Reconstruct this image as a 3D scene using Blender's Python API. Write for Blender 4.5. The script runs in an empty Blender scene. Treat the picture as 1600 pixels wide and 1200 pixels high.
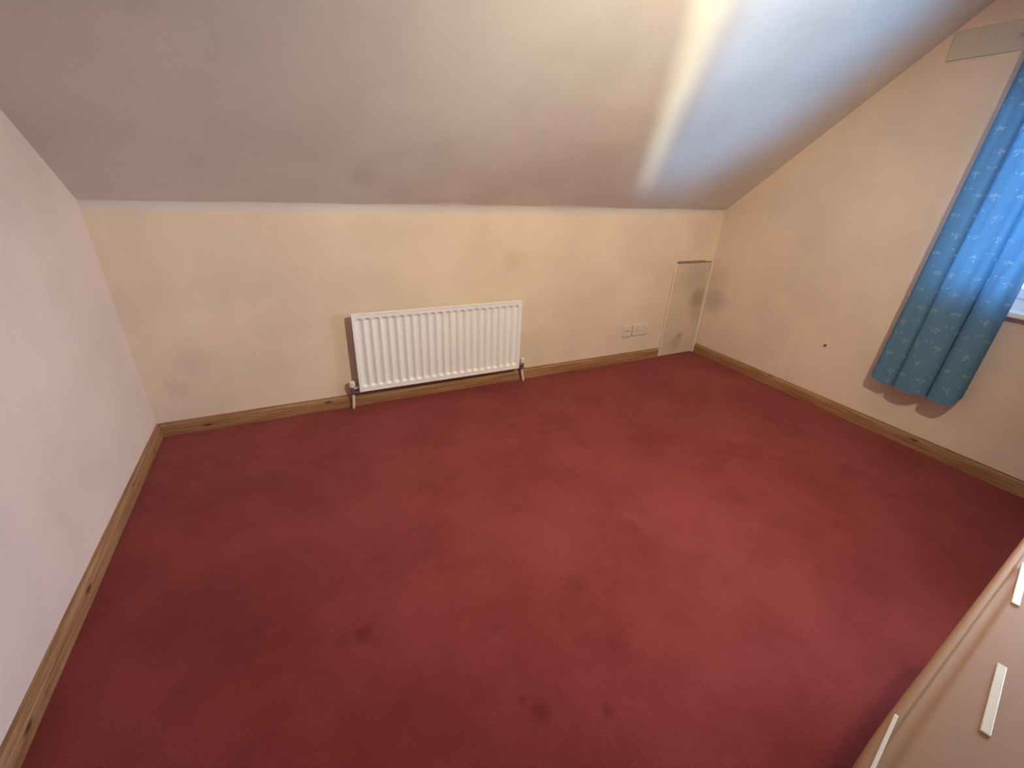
import bpy, bmesh, math, random
from mathutils import Vector, Matrix
random.seed(4)
C = bpy.context.scene.collection
SC = bpy.context.scene

# ---------------------------------------------------------------- camera
cam_d = bpy.data.cameras.new('camera'); cam = bpy.data.objects.new('camera', cam_d); C.objects.link(cam)
cam_d.sensor_width = 36.0; cam_d.lens = 682.44 / 1600 * 36; cam_d.clip_start = 0.02
RT = Vector((0.90217937, -0.42942157, 0.04085957))
DN = Vector((-0.14984041, -0.40080187, -0.90382836))
FW = Vector((0.40449999, 0.80929288, -0.42593988))
m = Matrix(((RT.x, -DN.x, -FW.x, 0.7553), (RT.y, -DN.y, -FW.y, -2.4667), (RT.z, -DN.z, -FW.z, 1.264), (0, 0, 0, 1)))
cam.matrix_world = m
SC.camera = cam

# ---------------------------------------------------------------- daylight, exposure
w = bpy.data.worlds.new('daylight'); SC.world = w; w.use_nodes = True
bg = w.node_tree.nodes['Background']
SKY = (0.66, 0.77, 1.0); SKY_W = 27.5                # overcast sky above, darker ground below the horizon
_n = w.node_tree.nodes; _l = w.node_tree.links
_g = _n.new('ShaderNodeTexCoord'); _s = _n.new('ShaderNodeSeparateXYZ'); _r = _n.new('ShaderNodeMapRange'); _m = _n.new('ShaderNodeMix'); _m.data_type = 'RGBA'
_l.new(_g.outputs['Generated'], _s.inputs[0]); _l.new(_s.outputs['Z'], _r.inputs[0])
_r.inputs[1].default_value = -.06; _r.inputs[2].default_value = .06; _l.new(_r.outputs[0], _m.inputs[0])
_m.inputs[6].default_value = tuple(c * .5 for c in SKY) + (1,); _m.inputs[7].default_value = SKY + (1,)
_l.new(_m.outputs[2], bg.inputs[0]); bg.inputs[1].default_value = SKY_W
SC.view_settings.view_transform = 'Standard'; SC.view_settings.look = 'None'
SC.view_settings.gamma = 1; SC.view_settings.use_curve_mapping = False
SC.view_settings.exposure = 0.0
LAMP_W = 192; LAMP_C = (1.0, 0.86, 0.61)
SLOT_W = 560; COOL_W = 690; COOL_C = (0.06, 0.48, 1.0); SPOT_DEG = 130; SLOT_C = (.95, 1.0, .74)

# ---------------------------------------------------------------- room measures (metres)
L = 3.6915; H = 1.1083; SL = 0.8192; HF = 2.25; D = 4.9
YF = -(HF - H) / SL                       # where the slope meets the flat ceiling
WY0, WY1, WZ0, WZ1 = -1.335, -3.40, 0.80, 1.80    # window opening in the right wall

# ---------------------------------------------------------------- material helpers
class NT:
    def __init__(s, name):
        s.m = bpy.data.materials.new(name); s.m.use_nodes = True
        s.t = s.m.node_tree; s.b = s.t.nodes['Principled BSDF']; s.out = s.t.nodes['Material Output']
    def n(s, typ, **kw):
        o = s.t.nodes.new(typ)
        for k, v in kw.items(): setattr(o, k, v)
        return o
    def l(s, a, b): s.t.links.new(a, b)
    def set(s, sock, v):
        if hasattr(v, 'is_linked') or isinstance(v, bpy.types.NodeSocket): s.l(v, sock)
        else: sock.default_value = v
    def math(s, op, a, b=0.0, c=None):
        o = s.n('ShaderNodeMath', operation=op); s.set(o.inputs[0], a); s.set(o.inputs[1], b)
        if c is not None: s.set(o.inputs[2], c)
        return o.outputs[0]
    def mix(s, f, a, b):
        o = s.n('ShaderNodeMix', data_type='RGBA'); s.set(o.inputs[0], f); s.set(o.inputs[6], a); s.set(o.inputs[7], b)
        return o.outputs[2]
    def obj(s): return s.n('ShaderNodeTexCoord').outputs['Object']
    def noise(s, scale, detail=3, rough=.55, vec=None, sc=None):
        v = vec or s.obj()
        if sc:
            mp = s.n('ShaderNodeMapping'); s.l(v, mp.inputs[0]); mp.inputs['Scale'].default_value = sc; v = mp.outputs[0]
        o = s.n('ShaderNodeTexNoise'); s.l(v, o.inputs['Vector']); o.inputs['Scale'].default_value = scale
        o.inputs['Detail'].default_value = detail; o.inputs['Roughness'].default_value = rough
        return o.outputs['Fac']
    def ramp(s, f, a, b, lo=0.0, hi=1.0):
        o = s.n('ShaderNodeMapRange', interpolation_type='SMOOTHSTEP'); s.set(o.inputs[0], f)
        o.inputs[1].default_value = a; o.inputs[2].default_value = b; o.inputs[3].default_value = lo; o.inputs[4].default_value = hi
        return o.outputs[0]
    def bump(s, h, strength, dist):
        o = s.n('ShaderNodeBump'); o.inputs['Strength'].default_value = strength; o.inputs['Distance'].default_value = dist
        s.l(h, o.inputs['Height']); s.l(o.outputs[0], s.b.inputs['Normal'])
    def spots(s, pts, wobble=.5):
        """grime spots with a shape of their own: (x, y, z, radius, strength)"""
        v = s.obj(); tot = None; nz = s.noise(9, 4, .6, v)
        for x, y, z, r, k in pts:
            d = s.n('ShaderNodeVectorMath', operation='DISTANCE'); s.l(v, d.inputs[0]); d.inputs[1].default_value = (x, y, z)
            dd = s.math('MULTIPLY', d.outputs['Value'], s.math('ADD', s.math('MULTIPLY', nz, wobble * 2), 1 - wobble))
            f = s.ramp(dd, r * .15, r, k, 0.0)
            tot = f if tot is None else s.math('MAXIMUM', tot, f)
        return tot
    def fin(s, rough=.6, spec=.3):
        s.b.inputs['Roughness'].default_value = rough; s.b.inputs['Specular IOR Level'].default_value = spec
        return s.m

def paint(name, col, spots=None, dirt=(.31, .24, .18, 1), rough=.75, mottle=.06, bump=.12):
    t = NT(name)
    c1 = tuple(x * (1 - mottle) for x in col) + (1,); c2 = tuple(min(1, x * (1 + mottle)) for x in col) + (1,)
    c = t.mix(t.ramp(t.noise(2.2, 4), .3, .7), c1, c2)
    if spots: c = t.mix(t.spots(spots), c, dirt)
    t.l(c, t.b.inputs['Base Color'])
    t.bump(t.math('ADD', t.noise(140, 3), t.math('MULTIPLY', t.noise(6, 3), 3.0)), bump, .004)
    return t.fin(rough, .2)

def plain(name, col, rough=.4, spec=.5, metal=0.0, grain=.04):
    t = NT(name)
    a = tuple(x * (1 - grain) for x in col) + (1,); b = tuple(min(1, x * (1 + grain)) for x in col) + (1,)
    t.l(t.mix(t.noise(35, 3), a, b), t.b.inputs['Base Color']); t.b.inputs['Metallic'].default_value = metal
    return t.fin(rough, spec)

def pine(name, axis):
    t = NT(name)
    sc = (1.2, 30, 30) if axis == 'x' else (30, 1.2, 30)
    g = t.noise(3.0, 5, .6, None, sc)
    c = t.mix(t.ramp(g, .35, .68), (.40, .215, .105, 1), (.25, .12, .055, 1))
    ks = (5.0, 13, 16) if axis == 'x' else (13, 5.0, 16)
    mp = t.n('ShaderNodeMapping'); t.l(t.obj(), mp.inputs[0]); mp.inputs['Scale'].default_value = ks
    v = t.n('ShaderNodeTexVoronoi'); t.l(mp.outputs[0], v.inputs['Vector']); v.inputs['Scale'].default_value = 1.0
    k = t.ramp(v.outputs['Distance'], .05, .17, .85, 0.0)
    c = t.mix(k, c, (.055, .02, .01, 1))
    t.l(c, t.b.inputs['Base Color'])
    t.bump(g, .15, .002)
    return t.fin(.42, .4)

def carpet():
    t = NT('red_carpet')
    n1 = t.ramp(t.noise(2.6, 6, .62), .34, .66); n2 = t.ramp(t.noise(260, 2, .6), .25, .75); n3 = t.ramp(t.noise(11, 4, .65), .35, .7)
    c = t.mix(n1, (.21, .034, .028, 1), (.275, .052, .046, 1))
    c = t.mix(t.math('MULTIPLY', n3, .35), c, (.29, .055, .048, 1))
    c = t.mix(t.math('MULTIPLY', n2, .45), c, (.115, .016, .015, 1))
    st = t.spots([(.768, -1.505, 0, .040, .45), (.71, -1.50, 0, .05, .22), (1.155, -1.919, 0, .045, .42), (1.322, -1.988, 0, .03, .35),
                  (1.127, -1.871, 0, .022, .4), (1.465, -1.612, 0, .08, .25), (1.457, -1.845, 0, .06, .15), (1.151, -1.653, 0, .03, .25),
                  (.45, -1.25, 0, .35, .22), (.62, -.62, 0, .4, .14), (1.85, -.70, 0, .05, .25), (1.0, -2.3, 0, .5, .15)], .6)
    c = t.mix(st, c, (.075, .011, .010, 1))
    t.l(c, t.b.inputs['Base Color'])
    t.bump(t.math('ADD', t.noise(330, 2), t.math('MULTIPLY', t.noise(24, 4), 1.2)), .45, .006)
    t.b.inputs['Sheen Weight'].default_value = .12; t.b.inputs['Sheen Roughness'].default_value = .5
    t.b.inputs['Sheen Tint'].default_value = (1, .8, .85, 1)
    return t.fin(.95, .05)

def curtain_mat():
    t = NT('blue_sprigged_cotton')
    uv = t.n('ShaderNodeTexCoord').outputs['UV']
    sx = t.n('ShaderNodeSeparateXYZ'); t.l(uv, sx.inputs[0])
    P = .088
    a = t.math('DIVIDE', sx.outputs[0], P); b = t.math('DIVIDE', sx.outputs[1], P)
    row = t.math('FLOOR', b)
    a = t.math('ADD', a, t.math('MULTIPLY', row, .5))
    fx = t.math('SUBTRACT', t.math('FRACT', a), .5); fy = t.math('SUBTRACT', t.math('FRACT', b), .5)
    # every other sprig leans the other way
    sgn = t.math('SUBTRACT', t.math('MULTIPLY', t.math('FLOORED_MODULO', t.math('ADD', t.math('FLOOR', a), row), 2.0), 2.0), 1.0)
    fx = t.math('MULTIPLY', fx, sgn)
    cx = t.n('ShaderNodeCombineXYZ'); t.l(fx, cx.inputs[0]); t.l(fy, cx.inputs[1])
    tot = None
    for x, y, r in ((0, .10, .09), (-.13, .04, .075), (.14, .06, .075), (.0, -.02, .06), (.03, -.10, .05), (.07, -.16, .04), (-.20, .10, .045), (.34, .36, .05), (.40, .33, .04)):
        d = t.n('ShaderNodeVectorMath', operation='DISTANCE'); t.l(cx.outputs[0], d.inputs[0]); d.inputs[1].default_value = (x, y, 0)
        f = t.ramp(d.outputs['Value'], r * .7, r * 1.15, 1, 0)
        tot = f if tot is None else t.math('MAXIMUM', tot, f)
    tot = t.math('MULTIPLY', tot, t.ramp(t.noise(70, 3), .38, .62, .1, 1))
    weave = t.noise(420, 2, .5)
    c = t.mix(t.ramp(weave, .3, .7), (.115, .24, .36, 1), (.155, .30, .43, 1))
    c = t.mix(t.math('MULTIPLY', tot, .50), c, (.45, .55, .60, 1))
    # gathered cloth lets light through in uneven vertical streaks
    mp = t.n('ShaderNodeMapping'); t.l(uv, mp.inputs[0]); mp.inputs['Scale'].default_value = (26, .9, 1)
    streak = t.ramp(t.noise(1.0, 4, .6, mp.outputs[0]), .32, .68)
    ct = t.mix(streak, (.026, .135, .33, 1), (.052, .245, .50, 1))
    ct = t.mix(t.math('MULTIPLY', tot, .30), ct, (.20, .42, .60, 1))
    df = t.n('ShaderNodeBsdfDiffuse'); tr = t.n('ShaderNodeBsdfTranslucent'); t.l(c, df.inputs[0]); t.l(ct, tr.inputs[0])
    mx = t.n('ShaderNodeMixShader'); mx.inputs[0].default_value = .20
    t.l(df.outputs[0], mx.inputs[1]); t.l(tr.outputs[0], mx.inputs[2]); t.l(mx.outputs[0], t.out.inputs[0])
    bp = t.n('ShaderNodeBump'); bp.inputs['Strength'].default_value = .3; bp.inputs['Distance'].default_value = .002; t.l(weave, bp.inputs['Height'])
    t.l(bp.outputs[0], df.inputs['Normal'])
    return t.m

def glass_mat():
    t = NT('window_glass')
    tr = t.n('ShaderNodeBsdfTransparent'); gl = t.n('ShaderNodeBsdfGlossy'); gl.inputs['Roughness'].default_value = .02
    tr.inputs[0].default_value = (.96, .99, 1, 1)
    fr = t.n('ShaderNodeFresnel'); fr.inputs[0].default_value = 1.45
    mx = t.n('ShaderNodeMixShader'); t.l(fr.outputs[0], mx.inputs[0]); t.l(tr.outputs[0], mx.inputs[1]); t.l(gl.outputs[0], mx.inputs[2])
    t.l(mx.outputs[0], t.out.inputs[0]); return t.m

def glow(name, col, s):
    t = NT(name); t.b.inputs['Base Color'].default_value = col + (1,)
    t.b.inputs['Emission Color'].default_value = col + (1,); t.b.inputs['Emission Strength'].default_value = s
    return t.fin(.3)

WALLC = (.74, .60, .48)
M = dict(
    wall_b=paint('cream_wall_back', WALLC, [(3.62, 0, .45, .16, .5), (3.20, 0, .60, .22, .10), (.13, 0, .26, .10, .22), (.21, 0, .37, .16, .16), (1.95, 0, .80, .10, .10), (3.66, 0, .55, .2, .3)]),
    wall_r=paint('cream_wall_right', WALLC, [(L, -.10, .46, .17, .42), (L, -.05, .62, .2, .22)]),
    wall_l=paint('cream_wall_left', (.75, .62, .55)),
    ceil=paint('white_ceiling_paint', (.67, .62, .58), [(1.1, -.167, 1.245, .13, .30), (1.25, -.12, 1.2, .16, .14), (1.72, -.1, 1.19, .2, .12)], (.38, .35, .33, 1)),
    carpet=carpet(), pine_x=pine('pine_skirting_along_back', 'x'), pine_y=pine('pine_skirting_along_side', 'y'),
    enamel=plain('white_radiator_enamel', (.88, .88, .89), .32, .5),
    chrome=plain('dull_chrome', (.35, .33, .32), .35, .5, .9),
    valve=plain('ivory_valve_plastic', (.78, .72, .62), .4),
    pipe=plain('white_painted_pipe', (.76, .71, .65), .4),
    socket=plain('white_socket_plastic', (.70, .61, .51), .35, .5),
    dark=plain('dark_slot', (.03, .025, .02), .6), gapm=plain('dusty_gap', (.26, .18, .125), .9),
    hatch=paint('grubby_hatch_paint', (.64, .51, .40), [(.12, 0, .46, .15, .62), (.0, 0, .155, .05, .6), (-.03, 0, .11, .10, .35), (.14, 0, .33, .12, .35), (.04, 0, .62, .2, .2)], (.24, .195, .15, 1), .6),
    trim=plain('cream_trim_gloss', (.74, .60, .48), .4),
    upvc=plain('white_window_plastic', (.85, .86, .86), .3),
    glass=glass_mat(), cloth=curtain_mat(),
    batten=plain('putty_painted_batten', (.58, .51, .41), .75), rail=plain('white_rail', (.8, .8, .78), .4),
    box=plain('beige_gloss_laminate', (.42, .225, .115), .5, .1, 0, .03), bar=plain('pale_highlight_bar', (.88, .78, .58), .25, .5),
    steel=plain('rusty_screw', (.09, .06, .05), .5, .5, .6), black=plain('added_light_black', (.03, .03, .03), .5), brass=plain('white_flex', (.7, .68, .64), .5),
    bulb=glow('lit_bulb', (1.0, .72, .44), 40))

# ---------------------------------------------------------------- mesh helpers
def obj(name, bm, mat, parent=None, smooth=False, loc=None):
    me = bpy.data.meshes.new(name); bmesh.ops.recalc_face_normals(bm, faces=bm.faces) if not getattr(bm, 'keep', False) else None
    bm.to_mesh(me); bm.free(); me.materials.append(mat)
    if smooth:
        for p in me.polygons: p.use_smooth = True
    o = bpy.data.objects.new(name, me); C.objects.link(o)
    if parent: o.parent = parent
    if loc: o.location = loc
    return o
def tag(o, label, cat, group=None, kind=None):
    o['label'] = label; o['category'] = cat
    if group: o['group'] = group
    if kind: o['kind'] = kind
    return o
def struct(name, bm, mat, label, cat, smooth=False):
    o = obj(name, bm, mat, None, smooth); return tag(o, label, cat, None, 'structure')
def empty(name, loc, label, cat):
    o = bpy.data.objects.new(name, None); C.objects.link(o); o.location = loc; o.empty_display_size = .05
    return tag(o, label, cat)
def box(bm, x0, x1, y0, y1, z0, z1, bev=0.0):
    r = bmesh.ops.create_cube(bm, size=1)
    for v in r['verts']:
        v.co = Vector(((x0 + x1) / 2 + v.co.x * (x1 - x0), (y0 + y1) / 2 + v.co.y * (y1 - y0), (z0 + z1) / 2 + v.co.z * (z1 - z0)))
    if bev:
        es = list({e for v in r['verts'] for e in v.link_edges})
        bmesh.ops.bevel(bm, geom=es, offset=bev, segments=2, profile=.6, affect='EDGES')
    return bm
def bx(*a, **k): return box(bmesh.new(), *a, **k)
def tube(bm, pts, r, n=14, cap=True):
    rings = []; pts = [Vector(p) for p in pts]
    rr = r if isinstance(r, (list, tuple)) else [r] * len(pts)
    for i, p in enumerate(pts):
        d = (pts[min(i + 1, len(pts) - 1)] - pts[max(i - 1, 0)]).normalized()
        a = d.orthogonal().normalized() if abs(d.z) < .9 else Vector((1, 0, 0)); a = (a - d * a.dot(d)).normalized(); b = d.cross(a)
        rings.append([bm.verts.new(p + (a * math.cos(t) + b * math.sin(t)) * rr[i]) for t in [2 * math.pi * k / n for k in range(n)]])
    for A, B in zip(rings, rings[1:]):
        for k in range(n): bm.faces.new((A[k], A[(k + 1) % n], B[(k + 1) % n], B[k]))
    if cap: bm.faces.new(rings[0]); bm.faces.new(rings[-1][::-1])
    return bm
def profile_run(pts, axis, a0, a1, n=1):
    """a closed profile (offset from wall, height) swept along x or y"""
    bm = bmesh.new(); rings = []
    for i in range(n + 1):
        t = a0 + (a1 - a0) * i / n
        rings.append([bm.verts.new((t, p[0], p[1]) if axis == 'x' else (p[0], t, p[1])) for p in pts])
    k = len(pts)
    for A, B in zip(rings, rings[1:]):
        for j in range(k): bm.faces.new((A[j], A[(j + 1) % k], B[(j + 1) % k], B[j]))
    bm.faces.new(rings[0]); bm.faces.new(rings[-1][::-1]); return bm
def poly(bm, pts): return bm.faces.new([bm.verts.new(p) for p in pts])

# ---------------------------------------------------------------- floor (carpet with dents and a ruck)
bm = bmesh.new(); nx, ny = 190, 250
dents = [(.768, -1.505, .022, .006), (1.155, -1.919, .025, .006), (1.322, -1.988, .018, .005), (1.127, -1.871, .014, .004), (1.151, -1.653, .016, .004)]
rucks = [((1.845, -1.44), (1.87, -1.59), .022, .007), ((1.87, -.67), (1.93, -.69), .02, .005), ((2.35, -1.15), (2.55, -1.35), .05, .004), ((2.9, -1.0), (3.1, -1.15), .05, .004)]
def fz(x, y):
    z = 0
    for a, b, r, h in dents: z -= h * math.exp(-((x - a) ** 2 + (y - b) ** 2) / r ** 2)
    for p, q, r, h in rucks:
        dx, dy = q[0] - p[0], q[1] - p[1]; t = max(0, min(1, ((x - p[0]) * dx + (y - p[1]) * dy) / (dx * dx + dy * dy)))
        z += h * math.exp(-((x - p[0] - t * dx) ** 2 + (y - p[1] - t * dy) ** 2) / r ** 2)
    return z
g = [[bm.verts.new((L * i / nx, -D * j / ny, fz(L * i / nx, -D * j / ny))) for i in range(nx + 1)] for j in range(ny + 1)]
for j in range(ny):
    for i in range(nx): bm.faces.new((g[j][i], g[j + 1][i], g[j + 1][i + 1], g[j][i + 1]))
struct('floor', bm, M['carpet'], 'worn red carpet covering the whole floor with dents and rucks', 'carpet', True)

# ---------------------------------------------------------------- walls and ceiling
R0 = .042                                   # soft plaster fillet between knee wall and slope
bm = bmesh.new(); prof = [(0, z) for z in (0, .3, .6, .9)]
ang = math.atan(SL); tl = R0
for k in range(7):
    t = k / 6; p0 = Vector((0, H - tl)); p1 = Vector((0, H)); p2 = Vector((-tl * math.cos(ang), H + tl * math.sin(ang)))
    q = p0 * (1 - t) ** 2 + p1 * 2 * t * (1 - t) + p2 * t * t; prof.append((q.x, q.y))
NX = 60; rows = []
for i in range(NX + 1):
    x = L * i / NX; wv = .004 * math.sin(x * 2.1 + .6) + .0025 * math.sin(x * 7.3) + .0015 * math.sin(x * 19)
    rows.append([bm.verts.new((x, a, b + (wv + .0065 if j > 3 else 0))) for j, (a, b) in enumerate(prof)])
bf = bmesh.new(); fr_ = [[bf.verts.new(v.co) for v in r[4:]] for r in rows]
for A, B in zip(fr_, fr_[1:]):
    for j in range(len(prof) - 5): bf.faces.new((A[j], A[j + 1], B[j + 1], B[j]))
struct('trim_1', bf, M['ceil'], 'soft plaster fillet where the knee wall meets the sloping ceiling', 'plaster trim', True)
for A, B in zip(rows, rows[1:]):
    for j in range(4): bm.faces.new((A[j], A[j + 1], B[j + 1], B[j]))
for r in rows:
    for v in r[5:]: bm.verts.remove(v)
struct('wall_back', bm, M['wall_b'], 'low cream knee wall with the radiator, under the sloping ceiling', 'wall', True)

def gable(x):
    return [(x, 0, 0), (x, 0, H), (x, YF, HF), (x, -D - YF, HF), (x, -D, H), (x, -D, 0)]
bm = bmesh.new(); poly(bm, gable(0)); struct('wall_left', bm, M['wall_l'], 'tall pale pink-white wall on the left of the room', 'wall')
bm = bmesh.new(); poly(bm, [(0, -D, 0), (L, -D, 0), (L, -D, H), (0, -D, H)])
struct('wall_front', bm, M['wall_l'], 'low cream wall behind the camera', 'wall')
bm = bmesh.new()
poly(bm, [(L, 0, 0), (L, WY0, 0), (L, WY0, WZ0), (L, WY0, WZ1), (L, WY0, H - SL * WY0), (L, 0, H)] if WY0 > YF else
         [(L, 0, 0), (L, WY0, 0), (L, WY0, WZ0), (L, WY0, WZ1), (L, WY0, HF), (L, YF, HF), (L, 0, H)])
poly(bm, [(L, WY1, 0), (L, -D, 0), (L, -D, H), (L, -D - YF, HF), (L, WY1, HF), (L, WY1, WZ1), (L, WY1, WZ0)])
poly(bm, [(L, WY0, 0), (L, WY1, 0), (L, WY1, WZ0), (L, WY0, WZ0)])
poly(bm, [(L, WY0, WZ1), (L, WY1, WZ1), (L, WY1, HF), (L, YF, HF), (L, WY0, H - SL * WY0)] if WY0 > YF else [(L, WY0, WZ1), (L, WY1, WZ1), (L, WY1, HF), (L, WY0, HF)])
X2 = L + .22
for a, b in (((WY0, WZ0), (WY1, WZ0)), ((WY1, WZ0), (WY1, WZ1)), ((WY1, WZ1), (WY0, WZ1)), ((WY0, WZ1), (WY0, WZ0))):
    poly(bm, [(L, a[0], a[1]), (L, b[0], b[1]), (X2, b[0], b[1]), (X2, a[0], a[1])])
bmesh.ops.remove_doubles(bm, verts=bm.verts, dist=1e-5)
struct('wall_right', bm, M['wall_r'], 'cream gable wall on the right with the curtained window', 'wall')
bm = bmesh.new()
y0, z0 = -tl * math.cos(ang), H + tl * math.sin(ang)
n = 24
def strip(ya, za, yb, zb):
    vs = []
    for i in range(n + 1):
        x = L * i / n; vs.append((bm.verts.new((x, ya, za)), bm.verts.new((x, yb, zb))))
    for A, B in zip(vs, vs[1:]): bm.faces.new((A[0], A[1], B[1], B[0]))
strip(.03, H - .03 * SL, YF, HF); strip(YF, HF, -D - YF, HF)
strip(-D - YF, HF, -D, H)
struct('ceiling', bm, M['ceil'], 'white painted ceiling sloping down to the knee wall', 'ceiling')

# ---------------------------------------------------------------- skirting boards
HB, T = .0744, .0145
def skirt(sign=-1, off=0.0):
    s = [(0, 0), (T, 0), (T, .046), (T - .002, .0485), (T, .051), (T - .001, .058), (T - .004, .064), (T - .0075, .068), (T - .008, HB), (0, HB)]
    return [(off + sign * a, b) for a, b in s]
struct('baseboard_back', profile_run(skirt(-1), 'x', T, 3.285, 8), M['pine_x'], 'knotty pine skirting board below the radiator', 'skirting board')
struct('baseboard_left', profile_run(skirt(1), 'y', 0, -D, 8), M['pine_y'], 'knotty pine skirting board along the left wall', 'skirting board')
struct('baseboard_right', profile_run(skirt(-1, L), 'y', -.012, -D, 8), M['pine_y'], 'knotty pine skirting board along the window wall', 'skirting board')

# ---------------------------------------------------------------- access hatch in the knee wall, by the corner
hx0, hx1, hz = 3.318, 3.652, .738
h = empty('access_hatch', ((hx0 + hx1) / 2, 0, 0), 'grubby cream access hatch in the corner beside the wall sockets', 'hatch')
ox = (hx0 + hx1) / 2
obj('panel', bx(hx0 - ox, hx1 - ox, -.012, -.001, .004, hz, bev=.002), M['hatch'], h).data.materials[0] = M['hatch']
def hp(name, x0, x1, y0, z0, z1, mat, bev=.002):
    return obj(name, bx(x0 - ox, x1 - ox, y0, 0, z0, z1, bev=bev), M[mat], h)
hp('frame_strip', hx0 - .022, hx0 - .003, -.0135, .002, hz + .004, 'wall_b')
hp('frame_strip', hx1 + .004, L - .004, -.020, .002, hz + .004, 'trim')
hp('gap', hx0 - .002, hx1 + .016, -.0135, hz + .002, hz + .0065, 'gapm', 0)
hp('gap', hx0 - .002, hx1 - .05, -.009, hz + .013, hz + .016, 'gapm', 0)

# ---------------------------------------------------------------- radiator
rx0, rx1, rz0, rz1, RD = .977, 1.999, .113, .572, .071
rad = empty('radiator', ((rx0 + rx1) / 2, 0, 0), 'white fluted panel radiator hung low on the knee wall', 'radiator')
rox = (rx0 + rx1) / 2
bm = bmesh.new(); NF = 22; mx_ = .014; pitch = (rx1 - rx0 - 2 * mx_) / NF; per = 14
def sm(a, b, t):
    t = max(0, min(1, (t - a) / (b - a))); return t * t * (3 - 2 * t)
xs = [rx0, rx0 + .004, rx0 + .007] + [rx0 + mx_ + pitch * i / per for i in range(NF * per + 1)] + [rx1 - .007, rx1 - .004, rx1]
zs = [rz0, rz0 + .004, rz0 + .006, rz0 + .014, rz0 + .022, rz0 + .026, rz0 + .030, rz0 + .034, rz0 + .038, rz0 + .043, rz0 + .05]
k = 10; zs += [rz0 + .05 + (rz1 - rz0 - .10) * (i + 1) / k for i in range(k)]
zs += [rz1 - .043, rz1 - .038, rz1 - .034, rz1 - .030, rz1 - .026, rz1 - .022, rz1 - .012, rz1 - .005, rz1 - .002, rz1]
def ry(x, z):
    u = (x - rx0 - mx_) / pitch
    if u < 0 or u > NF: r = 0
    else:
        f = u - math.floor(u) if u < NF else 1
        c = abs(f - .5) * 2                                   # 0 in the channel, 1 on the rib
        top = rz1 - .024 - .010 * c * c; bot = rz0 + .024 + .010 * c * c
        r = (1 - sm(.25, 1.0, c)) * sm(top, top - .014, z) * sm(bot, bot + .014, z)
    lip = 0
    ed = min(x - rx0, rx1 - x, z - rz0, rz1 - z)
    lip = .0022 * (1 - sm(.002, .006, ed)) - .0025 * (1 - sm(-.001, .0015, ed))
    return -(RD + lip - 0.014 * r)
gr = [[bm.verts.new((x - rox, ry(x, z), z)) for x in xs] for z in zs]
for j in range(len(zs) - 1):
    for i in range(len(xs) - 1): bm.faces.new((gr[j][i], gr[j][i + 1], gr[j + 1][i + 1], gr[j + 1][i]))
bnd = [gr[0][i] for i in range(len(xs))] + [gr[j][-1] for j in range(1, len(zs))] + [gr[-1][i] for i in range(len(xs) - 2, -1, -1)] + [gr[j][0] for j in range(len(zs) - 2, 0, -1)]
bk = [bm.verts.new((v.co.x, -RD + .020, v.co.z)) for v in bnd]
for i in range(len(bnd)): jn = (i + 1) % len(bnd); bm.faces.new((bnd[i], bnd[jn], bk[jn], bk[i]))
bm.faces.new(bk[::-1])
pn = obj('panel', bm, M['enamel'], rad, True)
md = pn.modifiers.new('edges', 'EDGE_SPLIT'); md.split_angle = math.radians(50)
for x in (rx0 + .14, rx1 - .14):
    b = bx(x - .02 - rox, x + .02 - rox, -.004, 0, rz0 + .05, rz1 - .08)
    box(b, x - .003 - rox, x + .003 - rox, -.052, -.002, rz0 + .06, rz1 - .10); obj('wall_bracket', b, M['enamel'], rad)
def valve(xe, side, xb, label):
    """xe: radiator end, xb: where the pipe meets the floor"""
    vy = -.046; zc = .128; xv = xe + side * .036
    b = bmesh.new(); tube(b, [(xe - side * .004 - rox, vy, zc), (xe + side * .020 - rox, vy, zc)], .0095, 10)
    tube(b, [(xe + side * .006 - rox, vy, zc), (xe + side * .017 - rox, vy, zc)], .0145, 6)
    tube(b, [(xv - side * .018 - rox, vy, zc), (xv - rox, vy, zc)], .010, 12)
    tube(b, [(xv - rox, vy, zc - .032), (xv - rox, vy, zc - .026), (xv - rox, vy, zc - .012), (xv - rox, vy, zc + .006), (xv - rox, vy, zc + .016)], [.013, .015, .013, .0115, .009], 12)
    v = obj('valve', b, M['chrome'], rad)
    b = bmesh.new(); tube(b, [(xv - rox, vy, zc + .014), (xv - rox, vy, zc + .018), (xv - rox, vy, zc + .040), (xv - rox, vy, zc + .046), (xv - rox, vy, zc + .048)], [.016, .0175, .0175, .015, .010], 16)
    cp = obj('valve_cap', b, M['valve'], v); cp['label'] = 'ivory valve cap'
    b = bmesh.new(); pts = []
    for i in range(9):
        t = i / 8; pts.append((xv + (xb - xv) * (t ** 1.6) - rox, vy + .004 * t, zc - .028 - (zc - .028) * t - .002 * (t == 1)))
    tube(b, pts, .0078, 12); pp = obj('pipe', b, M['pipe'], v, True); pp['label'] = label
valve(rx0, -1, .934, 'short straight white pipe'); valve(rx1, 1, 2.054, 'short bent white pipe')

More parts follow.
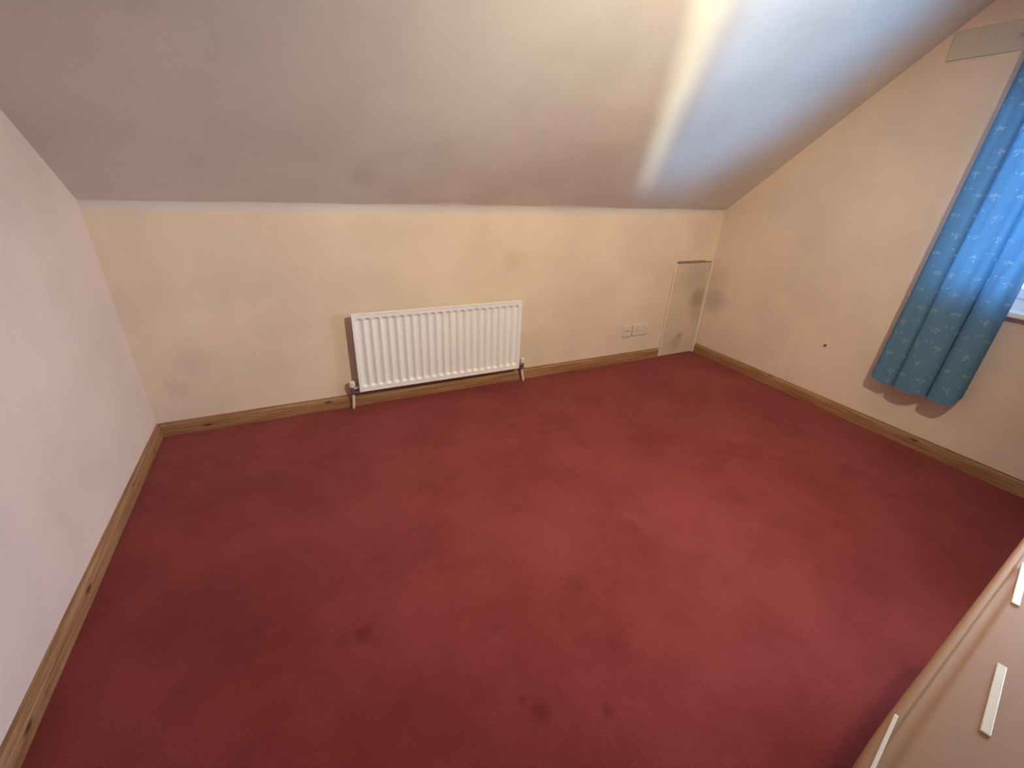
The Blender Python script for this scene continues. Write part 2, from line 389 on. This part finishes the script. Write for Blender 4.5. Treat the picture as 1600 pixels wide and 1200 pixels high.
# ---------------------------------------------------------------- wall sockets
def plate(name, xc, zc, wd, label, kind):
    e = empty(name, (xc, 0, zc), label, 'socket'); hgt = .086
    obj('face_plate', bx(-wd / 2, wd / 2, -.010, 0, -hgt / 2, hgt / 2, bev=.003), M['socket'], e)
    def pin(x, z, a, c): obj('pin_slot', bx(x - a, x + a, -.0106, -.008, z - c, z + c), M['dark'], e)
    if kind == 'double':
        for sx in (-1, 1):
            ox_ = sx * .036
            pin(ox_, .010, .0022, .0045); pin(ox_ - .011, -.012, .004, .002); pin(ox_ + .011, -.012, .004, .002)
            rk = obj('switch_rocker', bx(ox_ * .35 - .006 + sx * .001, ox_ * .35 + .006 + sx * .001, -.0135, -.009, .012, .032, bev=.001), M['socket'], e)
    else:
        pin(0, .004, .0045, .0045); pin(-.022, .004, .003, .003); pin(.022, .004, .003, .003)
    for sx in (-1, 1):
        b = bmesh.new(); tube(b, [(sx * (wd / 2 - .013), -.0096, 0), (sx * (wd / 2 - .013), -.0112, 0)], .0032, 10); obj('screw', b, M['chrome'], e)
plate('aerial_socket', 2.938, .2515, .084, 'small square white wall socket left of the double socket', 'single')
plate('double_socket', 3.062, .2545, .146, 'double white power socket low on the wall beside the hatch', 'double')

# ---------------------------------------------------------------- screw left in the window wall
e = empty('wall_screw', (L, -.992, .395), 'small dark screw left in the bare wall beside the curtain', 'screw')
b = bmesh.new(); tube(b, [(0, 0, 0), (-.012, 0, 0)], .003, 8); obj('shank', b, M['steel'], e)
b = bmesh.new(); tube(b, [(-.011, 0, 0), (-.014, 0, 0), (-.016, 0, 0)], [.004, .0075, .005], 10); obj('head', b, M['steel'], e)

# ---------------------------------------------------------------- window
def fr(b, y0, y1, z0, z1, x0, x1): return box(b, x0, x1, min(y0, y1), max(y0, y1), z0, z1, bev=.003)
wx0, wx1 = L + .075, L + .135
b = bmesh.new()
fr(b, WY0, WY1, WZ0, WZ0 + .06, wx0, wx1); fr(b, WY0, WY1, WZ1 - .06, WZ1, wx0, wx1)
fr(b, WY0, WY0 - .06, WZ0 + .05, WZ1 - .05, wx0, wx1); fr(b, WY1, WY1 + .06, WZ0 + .05, WZ1 - .05, wx0, wx1)
win = struct('window_1', b, M['upvc'], 'white framed window half hidden behind the blue curtain', 'window')
ym = [WY0 - .06, -2.12, -2.78, WY1 + .06]
for y in ym[1:3]:
    obj('mullion', fr(bmesh.new(), y - .03, y + .03, WZ0 + .05, WZ1 - .05, wx0, wx1), M['upvc'], win)
edges = [(ym[0], ym[1] + .03), (ym[1] - .03, ym[2] + .03), (ym[2] - .03, ym[3])]
for a, c in edges:
    s = bmesh.new(); q = .045; z0, z1 = WZ0 + .058, WZ1 - .058; sx0, sx1 = wx0 - .012, wx0 + .03
    fr(s, a, c, z0, z0 + q, sx0, sx1); fr(s, a, c, z1 - q, z1, sx0, sx1); fr(s, a, a - q, z0 + q * .9, z1 - q * .9, sx0, sx1); fr(s, c, c + q, z0 + q * .9, z1 - q * .9, sx0, sx1)
    ss = obj('sash', s, M['upvc'], win)
    obj('pane', bx(wx0 + .006, wx0 + .010, c + q, a - q, z0 + q, z1 - q), M['glass'], ss)
obj('window_sill', bx(L - .035, wx0 + .01, WY1 - .03, WY0 + .03, WZ0 - .018, WZ0 + .006, bev=.006), M['upvc'], win)
pl = bpy.data.lights.new('window_portal', 'AREA'); pl.shape = 'RECTANGLE'; pl.size = WY0 - WY1; pl.size_y = WZ1 - WZ0
po = bpy.data.objects.new('window_portal', pl); C.objects.link(po); po.location = (L + .2, (WY0 + WY1) / 2, (WZ0 + WZ1) / 2)
po.rotation_euler = (math.radians(90), 0, math.radians(90)); pl.cycles.is_portal = True

# ---------------------------------------------------------------- curtain batten, track and curtains
e = empty('curtain_track', (L, 0, 1.9), 'putty coloured wall batten with curtain track above the window', 'curtain track')
obj('batten', bx(-.008, 0, -3.75, -1.055, -.052, .064, bev=.0035), M['batten'], e)
obj('track', bx(-.088, -.070, -3.72, -1.34, .004, .020, bev=.003), M['rail'], e)
for y in (-1.5, -2.2, -2.9, -3.6): obj('track_bracket', bx(-.075, -.008, y - .01, y + .01, -.001, .009), M['rail'], e)

def curtain(name, yl, yr, label, creases, ztop=1.885, zbot=.318):
    """yl / yr: functions of height giving the two free edges; creases: fractions of the width"""
    e = empty(name, (L, 0, 0), label, 'curtain')
    cs = [0] + creases + [1]; us = []
    for a, c in zip(cs, cs[1:]):
        for i in range(12): us.append((a + (c - a) * (1 - math.cos(math.pi * i / 12)) / 2, a, c))
    us.append((1, cs[-2], 1)); NZ = 44
    bm = bmesh.new(); uvl = bm.loops.layers.uv.new('UVMap'); rows = []
    for j in range(NZ + 1):
        t = j / NZ; z = zbot + (ztop - zbot) * t; row = []
        arc = 0; prev = None
        for u, a, c in us:
            y = yl(z) + (yr(z) - yl(z)) * u
            f = (u - a) / (c - a); bulge = (max(0.0, 1 - (2 * f - 1) ** 4)) ** .6
            amp = .042 * (.55 + .45 * min(1, (1 - t) * 1.6)) * (.8 + .5 * ((a * 7.3) % 1))
            x = -.062 - amp * bulge + .006 * math.sin(9 * u + 2.2 * z) + .003 * math.sin(23 * u - 3 * z)
            ends = min(u, 1 - u) / .10
            zz = z
            if t < .08 and ends < 1: zz += (1 - math.sqrt(max(0, 1 - (1 - ends) ** 2))) * .055 * (1 - t / .08)
            zz += (.004 * math.sin(11 * u) + .004 * (u - .5)) * (1 - t) ** 6
            if u == 0 or u == 1: x += .012
            p = Vector((x, y, zz))
            if prev is not None: arc += (Vector((p.x, p.y)) - prev).length
            prev = Vector((p.x, p.y)); row.append((bm.verts.new(p), arc, zz))
        rows.append(row)
    for A, B in zip(rows, rows[1:]):
        for i in range(len(us) - 1):
            q = (A[i], A[i + 1], B[i + 1], B[i]); f = bm.faces.new([v[0] for v in q])
            for lp, v in zip(f.loops, q): lp[uvl].uv = (v[1] + .02, v[2])
    o = obj('fabric', bm, M['cloth'], e, True)
    # header tape gathered at the track
    b = bmesh.new(); pts = [(-.079, yl(ztop) + (yr(ztop) - yl(ztop)) * i / 30, ztop - .012 + .002 * math.sin(i * 1.3)) for i in range(31)]
    tube(b, pts, .007, 8); obj('heading_tape', b, M['cloth'], e)
    return e
curtain('curtain', lambda z: -1.305 - .040 * (z - .32), lambda z: -1.700 + .0 * z, 'blue sprigged curtain drawn back to the corner side of the window', [.29, .68])
curtain('curtain', lambda z: -3.30, lambda z: -3.70, 'blue sprigged curtain drawn back on the far side of the window', [.3, .62])

# ---------------------------------------------------------------- beige gloss chest in the near right corner
zt = .632
bxo = empty('storage_chest', (1.55, -2.62, 0), 'glossy beige chest top with moulded edge in the lower right corner', 'chest')
A0 = Vector((1.409, -2.3835)); A1 = Vector((2.02, -2.318)); dv = (A1 - A0).normalized(); nv = Vector((dv.y, -dv.x))     # nv points away from the room's middle
O = A0 - dv * .43
def outline(off):
    pts = []; Ln, Dp = 1.22, .50; rx, ry_ = .42, .10
    def P(a, b): q = O + dv * a + nv * b; return (q.x, q.y)
    for i in range(15):
        t = math.pi / 2 * i / 14; pts.append(P(off + (rx - off) * (1 - math.sin(math.pi / 2 - t) * 1.0) if False else rx - (rx - off) * math.cos(t), ry_ - (ry_ - off) * math.sin(t)))
    for i in range(9):
        t = math.pi / 2 * i / 8; r = .06; pts.append(P(Ln - r + (r - off) * math.sin(t), r - (r - off) * math.cos(t)))
    pts.append(P(Ln - off, Dp - off)); pts.append(P(off, Dp - off)); return pts
def loft(levels, cap_top=True, cap_bot=True):
    bm = bmesh.new(); rings = [[bm.verts.new((x - 1.55, y + 2.62, z)) for x, y in outline(o)] for o, z in levels]
    for A, B in zip(rings, rings[1:]):
        k = len(A)
        for i in range(k): bm.faces.new((A[i], A[(i + 1) % k], B[(i + 1) % k], B[i]))
    if cap_top: bm.faces.new(rings[-1])
    if cap_bot: bm.faces.new(rings[0][::-1])
    return bm
lid = obj('lid', loft([(.004, zt - .034), (0, zt - .030), (0, zt - .010), (.0015, zt - .004), (.005, zt - .001), (.010, zt), (.0125, zt - .0005), (.014, zt - .004), (.016, zt - .0055), (.019, zt - .006), (.024, zt - .0055), (.028, zt - .003), (.031, zt - .0008), (.035, zt), (.05, zt)]), M['box'], bxo, True)
md = lid.modifiers.new('edges', 'EDGE_SPLIT'); md.split_angle = math.radians(60)
obj('body', loft([(.03, .03), (.022, .034), (.022, zt - .034)]), M['box'], bxo)
obj('plinth', loft([(.05, .0), (.05, .031)]), M['box'], bxo)
def bar(p, q, wd, ht, name, label):  # pale strips modelled in place of highlights on the chest top and moulding
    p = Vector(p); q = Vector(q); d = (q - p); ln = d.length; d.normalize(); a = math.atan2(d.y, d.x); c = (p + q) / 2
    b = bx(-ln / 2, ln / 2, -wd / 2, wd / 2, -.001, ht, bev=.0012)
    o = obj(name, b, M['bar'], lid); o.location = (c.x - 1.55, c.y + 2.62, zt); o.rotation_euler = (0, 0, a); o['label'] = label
bar((1.475, -2.4535), (1.620, -2.4215), .0105, .003, 'highlight_bar', 'pale bar standing in for a highlight on the chest top')
bar((1.788, -2.382), (1.935, -2.350), .0105, .003, 'highlight_bar', 'pale bar standing in for a highlight on the chest top')
bar((1.25, -2.4225), (1.392, -2.392), .0045, .002, 'edge_highlight', 'thin pale strip standing in for a highlight along the moulded edge')

# ---------------------------------------------------------------- room lamp: adjustable spotlight in the middle of the ceiling
LP = Vector((2.02, -2.45, 2.12)); AIM = Vector((2.12, 0, .42))
e = empty('ceiling_spotlight', (LP.x, LP.y, HF), 'white ceiling spotlight turned towards the radiator wall', 'lamp')
Z0 = Vector((LP.x, LP.y, HF)); dd = (AIM - LP).normalized()
b = bmesh.new(); tube(b, [(0, 0, 0), (0, 0, -.014), (0, 0, -.03)], [.05, .048, .02], 20); obj('ceiling_rose', b, M['rail'], e)
b = bmesh.new(); tube(b, [(0, 0, -.028), tuple(LP - Z0 - dd * .05 + Vector((0, 0, .03)))], .006, 8); obj('arm', b, M['rail'], e)
b = bmesh.new(); c0 = LP - Z0
tube(b, [c0 - dd * .085, c0 - dd * .08, c0 - dd * .05, c0 - dd * .02], [.012, .028, .036, .040], 24, False); obj('lamp_shade', b, M['rail'], e, True)
b = bmesh.new(); tube(b, [c0 - dd * .06, c0 - dd * .03, c0 - dd * .022], [.02, .034, .03], 20); obj('bulb', b, M['bulb'], e, True)
ld = bpy.data.lights.new('spot_light', 'SPOT'); ld.energy = LAMP_W; ld.color = LAMP_C; ld.shadow_soft_size = .04; ld.spot_size = math.radians(SPOT_DEG); ld.spot_blend = 1.0
lo = bpy.data.objects.new('spot_light', ld); C.objects.link(lo); lo.location = LP - Z0 + dd * .03; lo.rotation_euler = dd.to_track_quat('-Z', 'Y').to_euler(); lo.parent = e

# ---------------------------------------------------------------- added twin headed light behind the camera, made up to light the slope
# a warm head with a narrow slot (the pale streak on the slope) and a cool head whose opening is cut to shape the cool patch beside it
BASE = Vector((.30, -4.08, 0))
e = empty('added_slope_light', BASE, 'added unseen twin-headed light that throws the streak and cool patch on the slope', 'lamp')
def on_slope(x, y): return Vector((x, y, H - SL * y))
def head(name, P, tgt, hw, f0, watts, col, rad):
    ctr = sum(tgt, Vector()) / len(tgt); ax = (ctr - P).normalized(); sd = ax.cross(Vector((0, 0, 1))).normalized(); up = sd.cross(ax)
    def loc(a, b, c): return P + sd * a + up * b + ax * c - BASE
    hole = []
    for t in tgt:
        d = t - P; k = f0 / d.dot(ax); hole.append((d.dot(sd) * k, d.dot(up) * k))
    n = len(hole); cx = sum(h[0] for h in hole) / n; cy = sum(h[1] for h in hole) / n
    bm = bmesh.new(); ov = []; bv = []
    for a, b in hole:
        g = math.atan2(b - cy, a - cx); a2, b2 = cx + hw * math.cos(g), cy + hw * math.sin(g)
        ov.append(bm.verts.new(loc(a2, b2, f0))); bv.append(bm.verts.new(loc(a2 * .6, b2 * .6, -.09)))
    iv = [bm.verts.new(loc(a, b, f0)) for a, b in hole]
    for i in range(n):
        j = (i + 1) % n; bm.faces.new((ov[i], ov[j], iv[j], iv[i])); bm.faces.new((ov[i], ov[j], bv[j], bv[i]))
    bm.faces.new(bv); obj(name, bm, M['black'], e)
    ld = bpy.data.lights.new(name + '_light', 'POINT'); ld.energy = watts; ld.color = col; ld.shadow_soft_size = rad
    lo = bpy.data.objects.new(name + '_light', ld); C.objects.link(lo); lo.parent = e; lo.location = P - BASE
head('streak_gobo', BASE + Vector((0, 0, 1.25)), [on_slope(2.05, -1.13), on_slope(2.235, -1.13), on_slope(2.79, -.15), on_slope(2.735, -.15)], .13, .20, SLOT_W, SLOT_C, .0030)
head('cool_patch_gobo', BASE + Vector((.34, -.05, 1.25)), [on_slope(2.19, -1.34), on_slope(3.36, -1.34), on_slope(3.38, -.62), on_slope(3.20, -.24), on_slope(2.93, -.16), on_slope(2.75, -.16)], .15, .20, COOL_W, COOL_C, .0075)
b = bmesh.new(); tube(b, [(0, 0, .02), (0, 0, 1.16)], .012, 12); obj('added_light_pole', b, M['black'], e)
b = bmesh.new(); tube(b, [(0, 0, 1.05), (.17, -.025, 1.06), (.34, -.05, 1.16)], .010, 10); obj('arm', b, M['black'], e)
b = bmesh.new(); tube(b, [(0, 0, .0), (0, 0, .018), (0, 0, .026)], [.15, .15, .05], 28); obj('added_light_base', b, M['black'], e)
